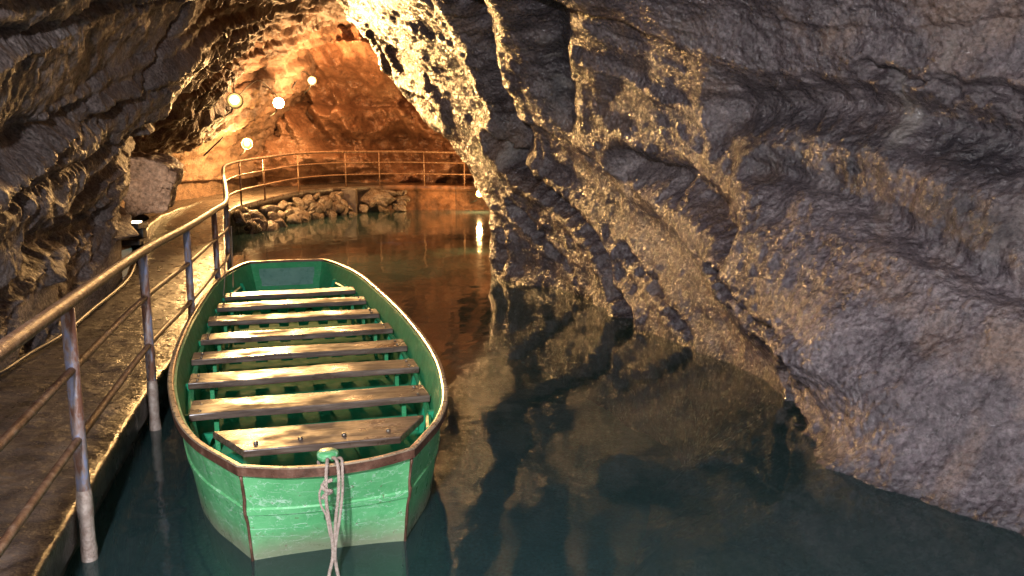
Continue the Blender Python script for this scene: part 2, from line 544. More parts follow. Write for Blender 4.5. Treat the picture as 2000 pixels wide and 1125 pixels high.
rows = cr_interp(ys, ctrl, Yq)                             # nYq, 13, 2
prof = cr_interp(vk, rows.transpose(1, 0, 2), vq).transpose(1, 0, 2)   # nYq, nv, 2
NU, NV = len(Yq), len(vq)
B = np.empty((NU, NV, 3))
B[..., 0] = prof[..., 0]
B[..., 1] = Yq[:, None]
B[..., 2] = prof[..., 1]


def grid_normals(G):
    du = np.gradient(G, axis=0)
    dv = np.gradient(G, axis=1)
    n = np.cross(du, dv)
    return n / np.maximum(np.linalg.norm(n, axis=2, keepdims=True), 1e-9)


Nrm = grid_normals(B)
# make normals point into the cave
cen = np.stack([np.full(NU, 0.0), Yq, np.full(NU, 1.5)], 1)
cen[:, 0] = (prof[:, 4, 0] + prof[:, -60, 0]) / 2
if np.sum(np.einsum('uvk,uvk->uv', Nrm, cen[:, None, :] - B)) < 0:
    Nrm = -Nrm
P = B.reshape(-1, 3)
NN = Nrm.reshape(-1, 3)
V_of = np.tile(vq, NU)
Yv, Zv, Xv = P[:, 1], P[:, 2], P[:, 0]
wr = 1 - sstep(6.2, 7.4, V_of)            # right-hand wall weight
wleft = 1 - wr
bx, by, _ = proj(P)
depth = P[:, 1]


def polyline3(px, side_mask, n=10):
    """photo polyline -> points on the undisplaced rock"""
    pts = smooth_path(px, n)
    out = []
    idx = np.where(side_mask & (Yv > 1.5))[0]
    for x, y in pts:
        d = (bx[idx] - x) ** 2 + (by[idx] - y) ** 2
        near = idx[d < 90]
        if len(near) == 0:
            near = idx[np.argsort(d)[:4]]
        out.append(P[near[np.argmin(depth[near])]])
    return np.array(out)


def dist_poly(poly):
    d = np.full(len(P), 9.0)
    lo, hi = poly.min(0) - 1.3, poly.max(0) + 1.3
    s = np.where(np.all((P > lo) & (P < hi), axis=1))[0]
    if len(s):
        dd = np.full(len(s), 81.0)
        for a, b_ in zip(poly[:-1], poly[1:]):
            ab = b_ - a
            t = np.clip(((P[s] - a) @ ab) / max(ab @ ab, 1e-9), 0, 1)
            q = P[s] - (a + t[:, None] * ab)
            dd = np.minimum(dd, np.einsum('ij,ij->i', q, q))
        d[s] = np.sqrt(dd)
    return d


warp = np.stack([pnoise(P * 0.8 + 5), pnoise(P * 0.8 + 31), pnoise(P * 0.8 + 57)], 1)
Pw = P + 0.35 * warp
wob = 0.06 * pnoise(P * 5.0 + 3) + 0.03 * pnoise(P * 14.0)
disp = np.zeros(len(P))
dark_tint = np.zeros(len(P))
mineral = np.zeros(len(P))
# --- right wall: rounded, knobbly, wet
fine = 1 - .7 * sstep(6.3, 8.0, Yv)
d_r = 0.11 * fbm(Pw, 0.75, 3) + 0.03 * fbm(Pw, 1.9, 3, mode=2) + fine * (0.020 * fbm(Pw, 5.0, 3, mode=2) + 0.015 * fbm(P, 13.0, 3, mode=2) + 0.004 * fbm(P, 34.0, 2, mode=2))
s_l = Zv - 0.27 * Yv + 0.12 * fbm(P, 0.7, 3) + 0.03 * fbm(P, 4, 2)


def layers(s, f, seed):
    q = s * f + seed
    i = np.floor(q)
    t = q - i
    hsh = lambda a: np.modf(np.abs(np.sin(a * 12.9898 + seed) * 43758.5453))[0]
    a, b_ = hsh(i), hsh(i + 1)
    return a + (b_ - a) * sstep(0.72, 1.0, t)


# long folds running down towards the camera, finer and flatter near it
s_r = Zv - 0.52 * Yv + 0.22 * fbm(P, 0.55, 3) + 0.05 * fbm(P, 2.5, 3)
s_n = Zv - 0.16 * Yv + 0.22 * fbm(P, 0.7, 3) + 0.05 * fbm(P, 3.0, 3)
wf = sstep(6.2, 8.2, Yv)
d_r += wf * (0.15 * (layers(s_r, 1.35, 6.3) - .5) + 0.05 * (layers(s_r, 3.7, 2.9) - .5) + 0.02 * (layers(s_r, 9.0, 7.7) - .5))
d_r += (1 - wf) * (0.08 * (layers(s_n, 1.6, 3.3) - .5) + 0.035 * (layers(s_n, 5.2, 1.9) - .5))
flute = fbm(np.stack([Pw[:, 0] * 7, Pw[:, 1] * 7, Pw[:, 2] * 1.3], 1), 1.0, 3, mode=1)
wfl = sstep(8.0, 11.0, Yv) * wr
d_r += 0.03 * flute * wfl
right = V_of < 7.2
GROOVES = [
    ([(965, 270), (1010, 320), (1060, 360), (1120, 415), (1170, 470), (1195, 530), (1205, 575), (1235, 628)], 0.10, 0.26),
    ([(1225, 322), (1300, 345), (1350, 375), (1395, 415), (1420, 470)], 0.15, 0.26),
    ([(1400, 520), (1445, 605), (1500, 660), (1530, 730), (1555, 785), (1575, 830)], 0.045, 0.13),
    ([(1690, 120), (1780, 150), (1860, 155), (2010, 190)], 0.05, 0.10),
    ([(1420, 215), (1550, 205), (1680, 200), (1800, 225), (2010, 275)], 0.18, 0.20),
    ([(1500, 330), (1640, 350), (1760, 420), (1850, 480), (1990, 560)], 0.12, 0.11),
    ([(712, 60), (750, 120), (790, 180), (850, 215)], 0.14, 0.30),
    ([(905, 0), (945, 110), (990, 220), (1010, 300)], 0.20, 0.26),
    ([(1060, 20), (1070, 130), (1100, 210)], 0.22, 0.20),
    ([(1000, 400), (1050, 460), (1120, 540)], 0.07, 0.12),
    ([(1220, 480), (1280, 560), (1350, 660)], 0.06, 0.08),
    ([(930, 400), (960, 440), (975, 520)], 0.10, 0.14),
]
for pl, w, dep in GROOVES:
    d = np.abs(dist_poly(polyline3(pl, right)) + wob)
    d_r -= dep * np.exp(-(d / w) ** 2) - 0.35 * dep * np.exp(-((d - 2.2 * w) / (1.3 * w)) ** 2)
# pale mineral drips high on the right wall
drip = fbm(np.stack([Pw[:, 0] * 5, Pw[:, 1] * 5, Pw[:, 2] * .9], 1), 1.0, 3)
mineral = np.maximum(mineral, .45 * sstep(.18, .42, drip) * wr * sstep(1.2, 2.4, Zv) * sstep(-.2, .3, fbm(P, .8, 2)))
# blackish patches tinted along lines on the right wall
for pl, w in (([(1460, 240), (1600, 260), (1760, 270), (1980, 320)], 0.30), ([(1840, 400), (1950, 460)], 0.2),
              ([(1520, 300), (1660, 320)], 0.2), ([(1060, 60), (1080, 180)], 0.3)):
    d = dist_poly(polyline3(pl, right))
    dark_tint = np.maximum(dark_tint, 0.8 * np.exp(-(d / w) ** 2) * np.clip(0.75 + 0.9 * fbm(P, 3.0, 3), 0, 1))
band = np.exp(-(np.maximum(Zv - .03, 0) / .05) ** 2) * (Zv > -.3) * (V_of < 5)
dark_tint = np.maximum(dark_tint, .6 * band)
# --- left wall and roof: tilted layers
d_l = 0.34 * (layers(s_l, 2.2, 1.7) - 0.5) + 0.09 * (layers(s_l, 6.1, 4.2) - 0.5) + 0.025 * (layers(s_l, 15.0, 2.2) - 0.5)
d_l += 0.18 * fbm(Pw, 0.8, 3) + 0.05 * fbm(Pw, 2.4, 3, mode=1) + 0.012 * fbm(P, 8, 3) + 0.004 * fbm(P, 22, 2)
wfar = sstep(13.0, 15.0, Yv)
d_l = d_l + wfar * (0.10 * fbm(np.stack([Pw[:, 0] * 3, Pw[:, 1] * 3, Pw[:, 2] * 0.8], 1), 1, 2, mode=1) + 0.12 * fbm(Pw, 1.4, 3, mode=1))
left = V_of > 7.0
for pl, w, dep in (([(5, 80), (90, 80), (180, 55), (260, 25), (370, 0)], 0.05, 0.14), ([(5, 300), (120, 240), (230, 200), (330, 110), (380, 20)], 0.10, 0.18),
                   ([(5, 385), (120, 330), (240, 270), (320, 230)], 0.08, 0.14), ([(30, 470), (120, 470), (220, 420)], 0.14, 0.2)):
    d = np.abs(dist_poly(polyline3(pl, left)) + wob)
    d_l -= dep * np.exp(-(d / w) ** 2)
dd = dist_poly(polyline3([(138, 5), (150, 20), (165, 40)], left, 6))
mineral = np.maximum(mineral, 0.9 * np.exp(-(dd / 0.045) ** 2) * (fbm(P, 16, 2) > -0.12))
disp = d_r * wr + d_l * wleft
# the foot of the left wall keeps off the walkway; nothing pokes into the camera
disp = np.where(V_of > 11.3, np.minimum(disp, 0.0), disp)
damp = 0.35 + 0.65 * sstep(0.8, 3.0, Yv)
Pd = P + NN * (disp * damp)[:, None]
G = Pd.reshape(NU, NV, 3)
iron = sstep(11.0, 14.5, Yv + 1.5 * fbm(P, .6, 3)) * (.75 * wleft + .45 * wr)
St, Mi, Ir = dark_tint.reshape(NU, NV), mineral.reshape(NU, NV), iron.reshape(NU, NV)


def shell(name, j0, j1, mat):
    g = G[:, j0:j1].reshape(-1, 3)
    return tag(mesh_obj(name, g, grid_faces(NU, j1 - j0), mat, attrs={'dark_tint': St[:, j0:j1].ravel(), 'mineral': Mi[:, j0:j1].ravel(), 'iron': Ir[:, j0:j1].ravel()}), kind='structure')


jr = int(np.searchsorted(vq, 6.35))
jl = int(np.searchsorted(vq, 8.0))
shell('cave_wall_right', 0, jr + 1, M['rock_right'])
shell('cave_ceiling', jr, jl + 1, M['rock_left'])
shell('cave_wall_left', jl, NV, M['rock_left'])

# --- back wall: a red bedded face with shelves, closing the chamber
xb = np.linspace(-10, 6, 420)
zb = np.linspace(-1.2, 6.2, 260)
XB, ZB = np.meshgrid(xb, zb, indexing='ij')
PB = np.stack([XB.ravel(), np.full(XB.size, 28.0), ZB.ravel()], 1)
sb = PB[:, 2] + 0.05 * PB[:, 0] + 0.30 * fbm(PB, 0.6, 4)
yb = 28.6 - 0.75 * layers(sb, 1.3, 3.1) - 0.3 * layers(sb, 3.1, 8.8) - 0.05 * layers(sb, 9, 5.1)
yb -= 0.5 * fbm(PB, 0.5, 4) + 0.55 * fbm(PB, 1.1, 4, mode=1) + 0.06 * fbm(PB, 6, 3)
# a buttress of pale rock to the left, a hollow to the right, the roof curling forward
yb -= 2.6 * sstep(-5.2, -7.0, PB[:, 0]) * sstep(3.4, 1.6, PB[:, 2])
yb += 0.9 * np.exp(-((PB[:, 0] + 3.2) / 1.3) ** 2) * sstep(0.9, 1.6, PB[:, 2]) * sstep(4.4, 3.2, PB[:, 2])
yb -= 2.2 * sstep(3.3, 5.2, PB[:, 2])
fold = fbm(np.stack([PB[:, 0] * .55 + .25 * PB[:, 2], PB[:, 1] * 0, PB[:, 2] * .22], 1), 1.0, 3, mode=1)
yb -= 2.0 * fold * sstep(0.8, 1.6, PB[:, 2])
PB[:, 1] = yb
tag(mesh_obj('cave_wall_back', PB, grid_faces(420, 260), M['rock_back']), kind='structure')

# --- lake bed
xs_, ys_ = np.linspace(-9, 6, 160), np.linspace(-5, 30, 300)
XB, YB = np.meshgrid(xs_, ys_, indexing='ij')
Q = np.stack([XB.ravel(), YB.ravel(), np.zeros(XB.size)], 1)
Q[:, 2] = -1.15 + 0.25 * fbm(Q, 0.6, 4)
tag(mesh_obj('lake_bed', Q, grid_faces(160, 300), M['bed']), kind='structure')
# --- water
V = [(-9.5, -5.2, 0), (6.5, -5.2, 0), (6.5, 30, 0), (-9.5, 30, 0)]
tag(mesh_obj('water', V, [(0, 1, 2, 3)], M['water']), kind='structure')

# ---------------------------------------------------------------- walkway
# railing path in plan with floor level: (x, y, z)
RP = smooth_path([(-0.98, -0.4, .27), (-1.56, 1.9, .27), (-2.06, 3.84, .27), (-2.53, 5.74, .27), (-2.86, 7.4, .27), (-3.28, 9.3, .27), (-3.58, 10.6, .28), (-4.35, 12.9, .34),
                  (-5.15, 15.2, .43), (-5.85, 17.3, .52), (-6.15, 18.6, .56), (-6.22, 19.6, .60), (-6.05, 21.0, .66), (-5.75, 22.6, .73), (-5.2, 24.0, .76), (-4.35, 25.1, .76),
                  (-3.3, 25.6, .76), (-2.2, 25.8, .74), (-0.9, 25.8, .72), (0.6, 25.6, .70)], 10)
LP = smooth_path([(-3.2, -1.5, .27), (-3.5, 2.0, .27), (-3.75, 4.2, .27), (-3.95, 6.3, .27), (-4.3, 8.2, .27), (-4.95, 10.6, .28), (-5.7, 12.6, .34),
                  (-6.6, 15.0, .43), (-7.3, 17.0, .52), (-8.2, 18.6, .56), (-8.4, 20.5, .60), (-8.2, 22.5, .66), (-7.8, 24.5, .73), (-7.2, 26.2, .76), (-6.0, 27.6, .76),
                  (-4.4, 28.2, .76), (-2.6, 28.4, .74), (-0.9, 28.4, .72), (0.6, 28.4, .70)], 10)


def arc_resample(P, n):
    d = np.concatenate([[0], np.cumsum(np.linalg.norm(np.diff(P, axis=0), axis=1))])
    q = np.linspace(0, d[-1], n)
    return np.stack([np.interp(q, d, P[:, k]) for k in range(3)], 1)


n = 420
Ra, La = arc_resample(RP, n), arc_resample(LP, n)
tang = np.gradient(Ra, axis=0)
tang[:, 2] = 0
tang /= np.linalg.norm(tang, axis=1)[:, None]
sideR = np.stack([tang[:, 1], -tang[:, 0], np.zeros(n)], 1)      # towards the water
edge = Ra - 0.035 * sideR
nw = 40
ring = []
jag = 0.012 * fbm(Ra, 4, 3)
# side face: from under the water, up a set-back lower course, a proud slab, then across
prof_side = [(-0.10, -1.0 - .27), (-0.045, -0.20), (-0.02, -0.165), (-0.0, -0.155), (0.0, -0.02), (-0.012, -0.003), (-0.03, 0.0)]
for off, dz in prof_side:
    q = edge + (off + jag[:, None]) * sideR
    q = q.copy()
    q[:, 2] = Ra[:, 2] + dz
    ring.append(q)
last = ring[-1]
for t in np.linspace(0.02, 1, nw):
    q = last * (1 - t) + La * t
    q[:, 2] = Ra[:, 2] * (1 - t) + La[:, 2] * t
    ring.append(q)
S = np.stack(ring, 1)
flat = S.reshape(-1, 3)
kk = np.tile(np.arange(len(ring)), n)
flat[:, 2] += np.where(kk >= len(prof_side), 0.018 * fbm(flat, 2.5, 4) + 0.006 * fbm(flat, 12, 2), 0)
tag(mesh_obj('walkway', flat, grid_faces(n, len(ring)), M['concrete'], attrs={'iron': .85 * sstep(-4.4, -3.2, flat[:, 0]) * (flat[:, 1] > 20)}), kind='structure')

# ---------------------------------------------------------------- railing
rail = empty('railing', (-2.06, 3.84, 0))
tag(rail, 'rusty metal handrail with three pipes curving along the walkway edge', 'railing')


def local(P, o):
    return [tuple(np.array(p) - np.array(o.location)) for p in P]


Rr = arc_resample(RP, 260)
hand = Rr.copy()
for name, hgt, rad, inset in (('top_rail', 1.0, 0.032, 0.0), ('middle_rail', 0.685, 0.019, 0.0), ('lower_rail', 0.345, 0.019, 0.0)):
    q = Rr.copy()
    q[:, 2] += hgt
    mb = MB()
    mb.tube(local(q, rail), rad, 12)
    mb.build(name, M['rust_rail'], rail, True)


def near_rail(x=None, y=None):
    d = (RP[:, 0] - x) ** 2 + (RP[:, 1] - y) ** 2
    k_ = int(np.argmin(d))
    return RP[k_]


post_xy = [(-1.58, 1.95), (-2.06, 3.84), (-2.52, 5.74), (-2.86, 7.45), (-3.28, 9.3), (-3.62, 10.65)]
post_xy += [(-4.35, 12.9), (-5.15, 15.2), (-5.85, 17.3)]
for px, Y in ((467, 19.5), (528, 20.9), (590, 22.8), (674, 24.6), (738, 25.4), (831, 25.9), (905, 25.9)):
    post_xy.append((ony(px, 330, Y)[0], Y))
for i, (x, y) in enumerate(post_xy):
    p0 = near_rail(x, y)
    # posts stand on the outer face of the kerb near the boat, on the slab farther off
    far = y > 14
    zb_ = p0[2] - 0.02 if far else -0.25
    mb = MB()
    r = 0.021 if far else 0.031
    top = p0[2] + (0.975)
    mb.tube(local([(p0[0], p0[1], zb_), (p0[0], p0[1], (zb_ + top) / 2), (p0[0], p0[1], top)], rail), r, 14)
    po = mb.build('post', M['rust_rail'] if far else M['post_paint'], rail, True)
    if not far:
        mb = MB()
        zs = np.linspace(-0.3, 0.36, 14)
        rr = 0.034 + 0.003 * np.sin(zs * 23 + i) + 0.004 * rng.random(14)
        rr[-1] = 0.033
        mb.tube(local([(p0[0], p0[1], z) for z in zs], rail), list(rr), 14)
        mb.build('foot_sleeve', M['post_crust'], po, True)
    if px and False:
        pass

# ---------------------------------------------------------------- boat
HEAD = R(16.3)
boat = empty('boat', (-0.9035, 3.930, 0.0), HEAD)     # local +y runs away from the camera, +x to the right
tag(boat, 'long green flat bottomed tour boat with wooden plank benches moored beside the railing', 'boat')
RIM = [(-.20, 0), (-.17, .2), (-.085, .40), (.1, .50), (.32, .61), (.62, .71), (1.0, .785), (1.6, .86), (2.4, .895), (3.5, .89), (4.6, .845), (5.5, .79), (6.1, .715), (6.6, .61), (6.9, .525), (7.05, .46), (7.09, .2), (7.09, 0)]
BOT = [(0.02, 0), (0.015, .2), (.0, .37), (.2, .465), (.42, .565), (.72, .65), (1.1, .70), (1.7, .755), (2.4, .785), (3.5, .78), (4.5, .735), (5.4, .675), (5.95, .59), (6.4, .49), (6.65, .41), (6.78, .37), (6.8, .18), (6.8, 0)]
HARD = (2, 15)


def dense(seq, n_each=7):
    """resample a half outline, keeping the two transom corners sharp"""
    seq = np.array(seq)
    parts = [seq[0:3], seq[2:16], seq[15:]]
    out = []
    for q in parts:
        s = smooth_path(q, n_each)
        out.append(s if len(out) == 0 else s[1:])
    return np.concatenate(out)


rimH, botH = dense(RIM), dense(BOT)


def full(h):
    """half outline (s, t) -> closed loop (x, y)"""
    r_ = np.stack([h[:, 1], h[:, 0]], 1)
    l_ = np.stack([-h[::-1, 1], h[::-1, 0]], 1)[1:-1]
    return np.concatenate([r_, l_])


RIMF, BOTF = full(rimH), full(botH)
NB = len(RIMF)


def hull_ring(t, z, off=0.0):
    q = BOTF * (1 - t) + RIMF * t
    if off:
        tg = np.roll(q, -1, 0) - np.roll(q, 1, 0)
        tg /= np.linalg.norm(tg, axis=1)[:, None]
        nrm = np.stack([tg[:, 1], -tg[:, 0]], 1)
        q = q + nrm * off
    return np.concatenate([q, np.full((NB, 1), z)], 1)


sgn = 1.0
c0 = hull_ring(1, .5, 0.05)
if np.abs(c0[:, 0]).max() < np.abs(RIMF[:, 0]).max():
    sgn = -1.0
ZR = 0.50
rings = [hull_ring(-0.55, -0.26), hull_ring(-0.3, -0.15), hull_ring(0, 0), hull_ring(0.25, .13), hull_ring(0.46, .248, 0), hull_ring(0.48, .255, sgn * .010), hull_ring(.53, .285, sgn * .010), hull_ring(.55, .293, 0),
         hull_ring(.8, .40), hull_ring(1.0, ZR), hull_ring(1.0, ZR, -sgn * .03), hull_ring(.55, .293, -sgn * .03), hull_ring(0.12, .08, -sgn * .03)]
V = np.concatenate(rings)
F = []
for k_ in range(len(rings) - 1):
    for q in range(NB):
        F.append((k_ * NB + q, k_ * NB + (q + 1) % NB, (k_ + 1) * NB + (q + 1) % NB, (k_ + 1) * NB + q))
fm = [1 if f[0] // NB >= 9 else 0 for f in F]
F.append(tuple(range(NB)))
fm.append(0)
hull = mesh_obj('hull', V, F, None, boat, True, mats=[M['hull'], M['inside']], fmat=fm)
# sharp strake and corner edges
md = hull.modifiers.new('edges', 'EDGE_SPLIT')
md.split_angle = R(24)

# deck plate inside
fl = hull_ring(0.16, .10, -sgn * .035)
mesh_obj('floor', fl, [tuple(range(NB))], M['boat_floor'], boat, False)

# gunwale: a rusty flat bar on edge with a bright worn top
go = [hull_ring(1.0, ZR - .022, sgn * .004), hull_ring(1.0, ZR - .022, sgn * .020), hull_ring(1.0, ZR + .022, sgn * .022), hull_ring(1.0, ZR + .028, sgn * .016), hull_ring(1.0, ZR + .028, -sgn * .004), hull_ring(1.0, ZR + .022, -sgn * .012), hull_ring(1.0, ZR - .02, -sgn * .012)]
V = np.concatenate(go)
F, fm = [], []
for k_ in range(len(go) - 1):
    for q in range(NB):
        F.append((k_ * NB + q, k_ * NB + (q + 1) % NB, (k_ + 1) * NB + (q + 1) % NB, (k_ + 1) * NB + q))
        fm.append(1 if k_ in (2, 3, 4) else 0)
gw = mesh_obj('gunwale', V, F, None, boat, True, mats=[M['rust'], M['rim_top']], fmat=fm)
md = gw.modifiers.new('edges', 'EDGE_SPLIT')
md.split_angle = R(30)

# rusty seams down the transom corners
for sx in (1, -1):
    mb = MB()
    pts = []
    for t in np.linspace(-0.3, 1.0, 16):
        a = np.array(BOT[2]) * (1 - t) + np.array(RIM[2]) * t
        z = np.interp(t, [-.55, -.3, 0, .25, .46, .55, .8, 1], [-.26, -.15, 0, .13, .248, .293, .40, ZR - .03])
        bulge = 0.006 if .44 < t < .58 else 0.0
        pts.append((sx * (a[1] + .002 + bulge), a[0] - .001 - bulge, z))
    mb.tube(pts, list(0.0065 + 0.003 * rng.random(16)), 8)
    mb.build('corner_seam', M['rust'], boat, True)


def half_w(s, z):
    """inner half width of the hull at station s and height z"""
    t = np.interp(z, [0, .13, .248, .40, .5], [0, .25, .46, .8, 1])
    h = botH * (1 - t) + rimH * t
    return float(np.interp(s, h[3:-3, 0], h[3:-3, 1])) - 0.035


# benches
BS = [1.21, 1.94, 2.615, 3.285, 4.025, 4.73, 5.36]
for i, s in enumerate(BS):
    wd = 0.25 if i else 0.27
    z = 0.385
    w0 = half_w(s, z) - .012
    w1 = half_w(s + wd, z) - .012
    mb = MB()
    jl_, jr_ = 0.015 * rng.random(2)
    w = min(w0, w1)
    ol = [(-w + jl_, s), (w - jr_, s + 0.012 * rng.normal()), (w - jr_, s + wd), (-w + jl_, s + wd + 0.01 * rng.normal())]
    bm = bmesh.new()
    NS = 24
    for a, b_ in ((0, 0), (0, 1)):
        pass
    vs = []
    tw = 0.006 * rng.normal()
    for q in range(NS + 1):
        u = q / NS
        row = []
        for (ya, yb_) in ((ol[0], ol[1]), (ol[3], ol[2])):
            x = ya[0] * (1 - u) + yb_[0] * u
            y = ya[1] * (1 - u) + yb_[1] * u
            dz = tw * (u - .5) + 0.0025 * math.sin(9 * u + i * 2)
            row.append((x, y + 0.002 * math.sin(31 * u + i), z + dz))
        vs.append([bm.verts.new((row[0][0], row[0][1], row[0][2] - .045)), bm.verts.new(row[0]), bm.verts.new(row[1]), bm.verts.new((row[1][0], row[1][1], row[1][2] - .045))])
    for q in range(NS):
        for e in range(4):
            bm.faces.new((vs[q][e], vs[q][(e + 1) % 4], vs[q + 1][(e + 1) % 4], vs[q + 1][e]))
    bm.faces.new(vs[0][::-1])
    bm.faces.new(vs[-1])
    bmesh.ops.recalc_face_normals(bm, faces=bm.faces)
    ed = [e for e in bm.edges if e.calc_face_angle(0) > 1.0]
    bmesh.ops.bevel(bm, geom=ed, offset=.006, segments=2, affect='EDGES', profile=.5)
    me = bpy.data.meshes.new('bench')
    bm.to_mesh(me)
    bm.free()
    me.materials.append(M['wood_dark'] if i == 6 else M['wood'])
    o = bpy.data.objects.new('bench', me)
    COL.objects.link(o)
    o.parent = boat
    for nx in (-w + .07, w - .075):
        for ny in (.06, wd - .06):
            mb = MB()
            yy_ = s + ny + .006 * rng.normal()
            mb.tube([(nx, yy_, z - .004), (nx, yy_, z + .005), (nx, yy_, z + .009)], [.011, .010, .006], 8)
            mb.build('bolt', M['bolt'], o, True)
    if i == 6:
        o['label'] = 'dark plank bench nearest the far end'

# bow seat: a trapezoid board with four bolts
mb = MB()
zt = 0.44
ol = [(-.40, .345), (.41, .325), (.60, .66), (-.57, .70)]
bm = bmesh.new()
lo = [bm.verts.new((x, y, zt - .04)) for x, y in ol]
hi = [bm.verts.new((x, y, zt)) for x, y in ol]
bm.faces.new(lo[::-1])
bm.faces.new(hi)
for q in range(4):
    bm.faces.new((lo[q], lo[(q + 1) % 4], hi[(q + 1) % 4], hi[q]))
bmesh.ops.bevel(bm, geom=bm.edges[:], offset=.006, segments=2, affect='EDGES', profile=.5)
me = bpy.data.meshes.new('bench')
bm.to_mesh(me)
bm.free()
me.materials.append(M['wood'])
bow = bpy.data.objects.new('bench', me)
COL.objects.link(bow)
bow.parent = boat
bow['label'] = 'wide tapered bow seat with four bolts'
for x in (-.34, -.11, .12, .36):
    mb = MB()
    mb.tube([(x, .44, zt - .002), (x, .44, zt + .006), (x, .44, zt + .011)], [.014, .013, .007], 10)
    mb.build('bolt', M['bolt'], bow, True)

# ribs, stringers, notched cross beams
for s in [1.0] + [q + .13 for q in BS] + [6.0, 6.45]:
    for sx in (1, -1):
        mb = MB()
        pts = [(half_w(s, .10), .10), (half_w(s, .25), .25), (half_w(s, .35), .35)]
        V, Fx = [], []
        for w, z in pts:
            V += [(sx * (w + .006), s - .02, z), (sx * (w - .03), s - .02, z), (sx * (w - .03), s + .02, z), (sx * (w + .006), s + .02, z)]
        for k_ in range(2):
            for e in range(4):
                Fx.append((k_ * 4 + e, k_ * 4 + (e + 1) % 4, k_ * 4 + 4 + (e + 1) % 4, k_ * 4 + 4 + e))
        Fx += [(0, 1, 2, 3), (11, 10, 9, 8)]
        mb.add(V, Fx)
        mb.build('rib', M['boat_floor'], boat)
for sx in (1, -1):
    mb = MB()
    ss = np.linspace(.75, 6.3, 30)
    mb.tube([(sx * (half_w(s, .32) - .028), s, .318) for s in ss], .02, 6)
    mb.build('stringer', M['inside'], boat)
for i, s in enumerate(BS):
    for dx in (-.32, .32):
        ww = half_w(s, .3)
    w = half_w(s, .12) - .02
    mb = MB()
    y = s + .14
    # bottom web with arched notches
    nn_ = 7
    step = 2 * w / nn_
    top, bot, th = .30, .105, .03
    pts = [(-w, bot)]
    for q in range(nn_):
        cx_ = -w + (q + .5) * step
        hw = step * .27
        for a in np.linspace(math.pi, 0, 9):
            pts.append((cx_ + hw * math.cos(a), bot + .02 + 0.075 * math.sin(a)))
    pts.append((w, bot))
    # strip triangulated between the arched lower edge and the straight top
    V, Fx = [], []
    for (x, z) in pts:
        V += [(x, y, z), (x, y, top - .09), (x, y + th, z), (x, y + th, top - .09)]
    for q in range(len(pts) - 1):
        a = q * 4
        Fx += [(a, a + 4, a + 5, a + 1), (a + 2, a + 3, a + 7, a + 6), (a, a + 2, a + 6, a + 4), (a + 1, a + 5, a + 7, a + 3)]
    mb.add(V, Fx)
    mb.build('cross_beam', M['boat_floor'], boat)
    for sx in (1, -1):
        mb = MB()
        mb.box((sx * (half_w(s, .34) - .16), s + .13, .22), (.03, .05, .235), None, .004)
        mb.build('bench_support', M['inside'], boat)

# pale panel on the far transom and its floor plate
mb = MB()
mb.box((0, 6.945, .335), (.68, .012, .235), Matrix.Rotation(R(-30), 3, 'X'), .003)
mb.build('stern_panel', M['stern'], boat)
mb = MB()
mb.box((-.02, 6.25, .125), (.62, .75, .02), None, .004)
mb.build('stern_floor_plate', M['stern'], boat)
# bollard
mb = MB()
mb.tube([(0.0, -.06, .20), (0.0, -.06, .50), (0.0, -.06, .505), (0.0, -.06, .535), (0, -.06, .543)], [.032, .032, .052, .052, .044], 20)
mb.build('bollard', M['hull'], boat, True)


def b2w(x, y, z):
    c_, s_ = math.cos(HEAD), math.sin(HEAD)
    return np.array([-0.9035 + x * c_ - y * s_, 3.930 + x * s_ + y * c_, z])


# mooring rope
rope = empty('mooring_rope', tuple(b2w(0, -.22, .5)))
tag(rope, 'frayed beige rope knotted over the near end of the green boat hanging into the water', 'rope')


def rope_strand(name, pts, r=.0095, twist=38):
    r *= .82
    pth = smooth_path(pts, 14)
    d = np.concatenate([[0], np.cumsum(np.linalg.norm(np.diff(pth, axis=0), axis=1))])
    n_ = max(12, int(d[-1] / .006))
    q = np.linspace(0, d[-1], n_)
    pp = np.stack([np.interp(q, d, pth[:, k_]) for k_ in range(3)], 1)
    tg = np.gradient(pp, axis=0)
    tg /= np.linalg.norm(tg, axis=1)[:, None]
    mb = MB()
    for ph in (0, 2.094, 4.189):
        a = np.cross(tg, np.array([.3, .9, .2]))
        a /= np.linalg.norm(a, axis=1)[:, None]
        b_ = np.cross(tg, a)
        an = q * twist * 4 + ph
        c_ = pp + (a * np.cos(an)[:, None] + b_ * np.sin(an)[:, None]) * r * .55
        mb.tube(local(c_, rope), r * .62, 6)
    return mb.build(name, M['rope'], rope, True)


# the loop round the bollard
lp = [b2w(.045 * math.cos(a), -.06 + .045 * math.sin(a), .485 + .004 * math.sin(3 * a)) for a in np.linspace(-2.6, 3.6, 12)]
rope_strand('loop', lp)
H0 = [(.018, -.10, .52), (.03, -.20, .545), (.035, -.245, .50), (.03, -.252, .40), (.012, -.25, .26), (.004, -.25, .12), (.008, -.262, .04), (.03, -.30, -.08)]
H1 = [(-.005, -.10, .515), (-.012, -.20, .542), (-.022, -.25, .49), (-.026, -.258, .36), (-.010, -.256, .22), (-.006, -.256, .10), (-.028, -.28, .02), (-.06, -.33, -.1)]
rope_strand('strand', [b2w(*p) for p in H0])
rope_strand('strand', [b2w(*p) for p in H1])
H2 = [(.045, -.11, .52), (.055, -.2, .543), (.052, -.247, .49), (.048, -.25, .40), (.03, -.262, .28), (.008, -.266, .16), (.002, -.268, .08)]
rope_strand('strand', [b2w(*p) for p in H2], .008)
H3 = [(-.03, -.25, .47), (-.055, -.262, .42), (-.052, -.262, .36), (-.03, -.262, .30), (-.016, -.262, .2)]
rope_strand('strand', [b2w(*p) for p in H3], .006)
kn = [b2w(-.022 + .020 * math.cos(a) * (1 + .1 * math.sin(5 * a)), -.262 + .014 * math.sin(a), .475 - .009 * a) for a in np.linspace(0, 9.5, 34)]
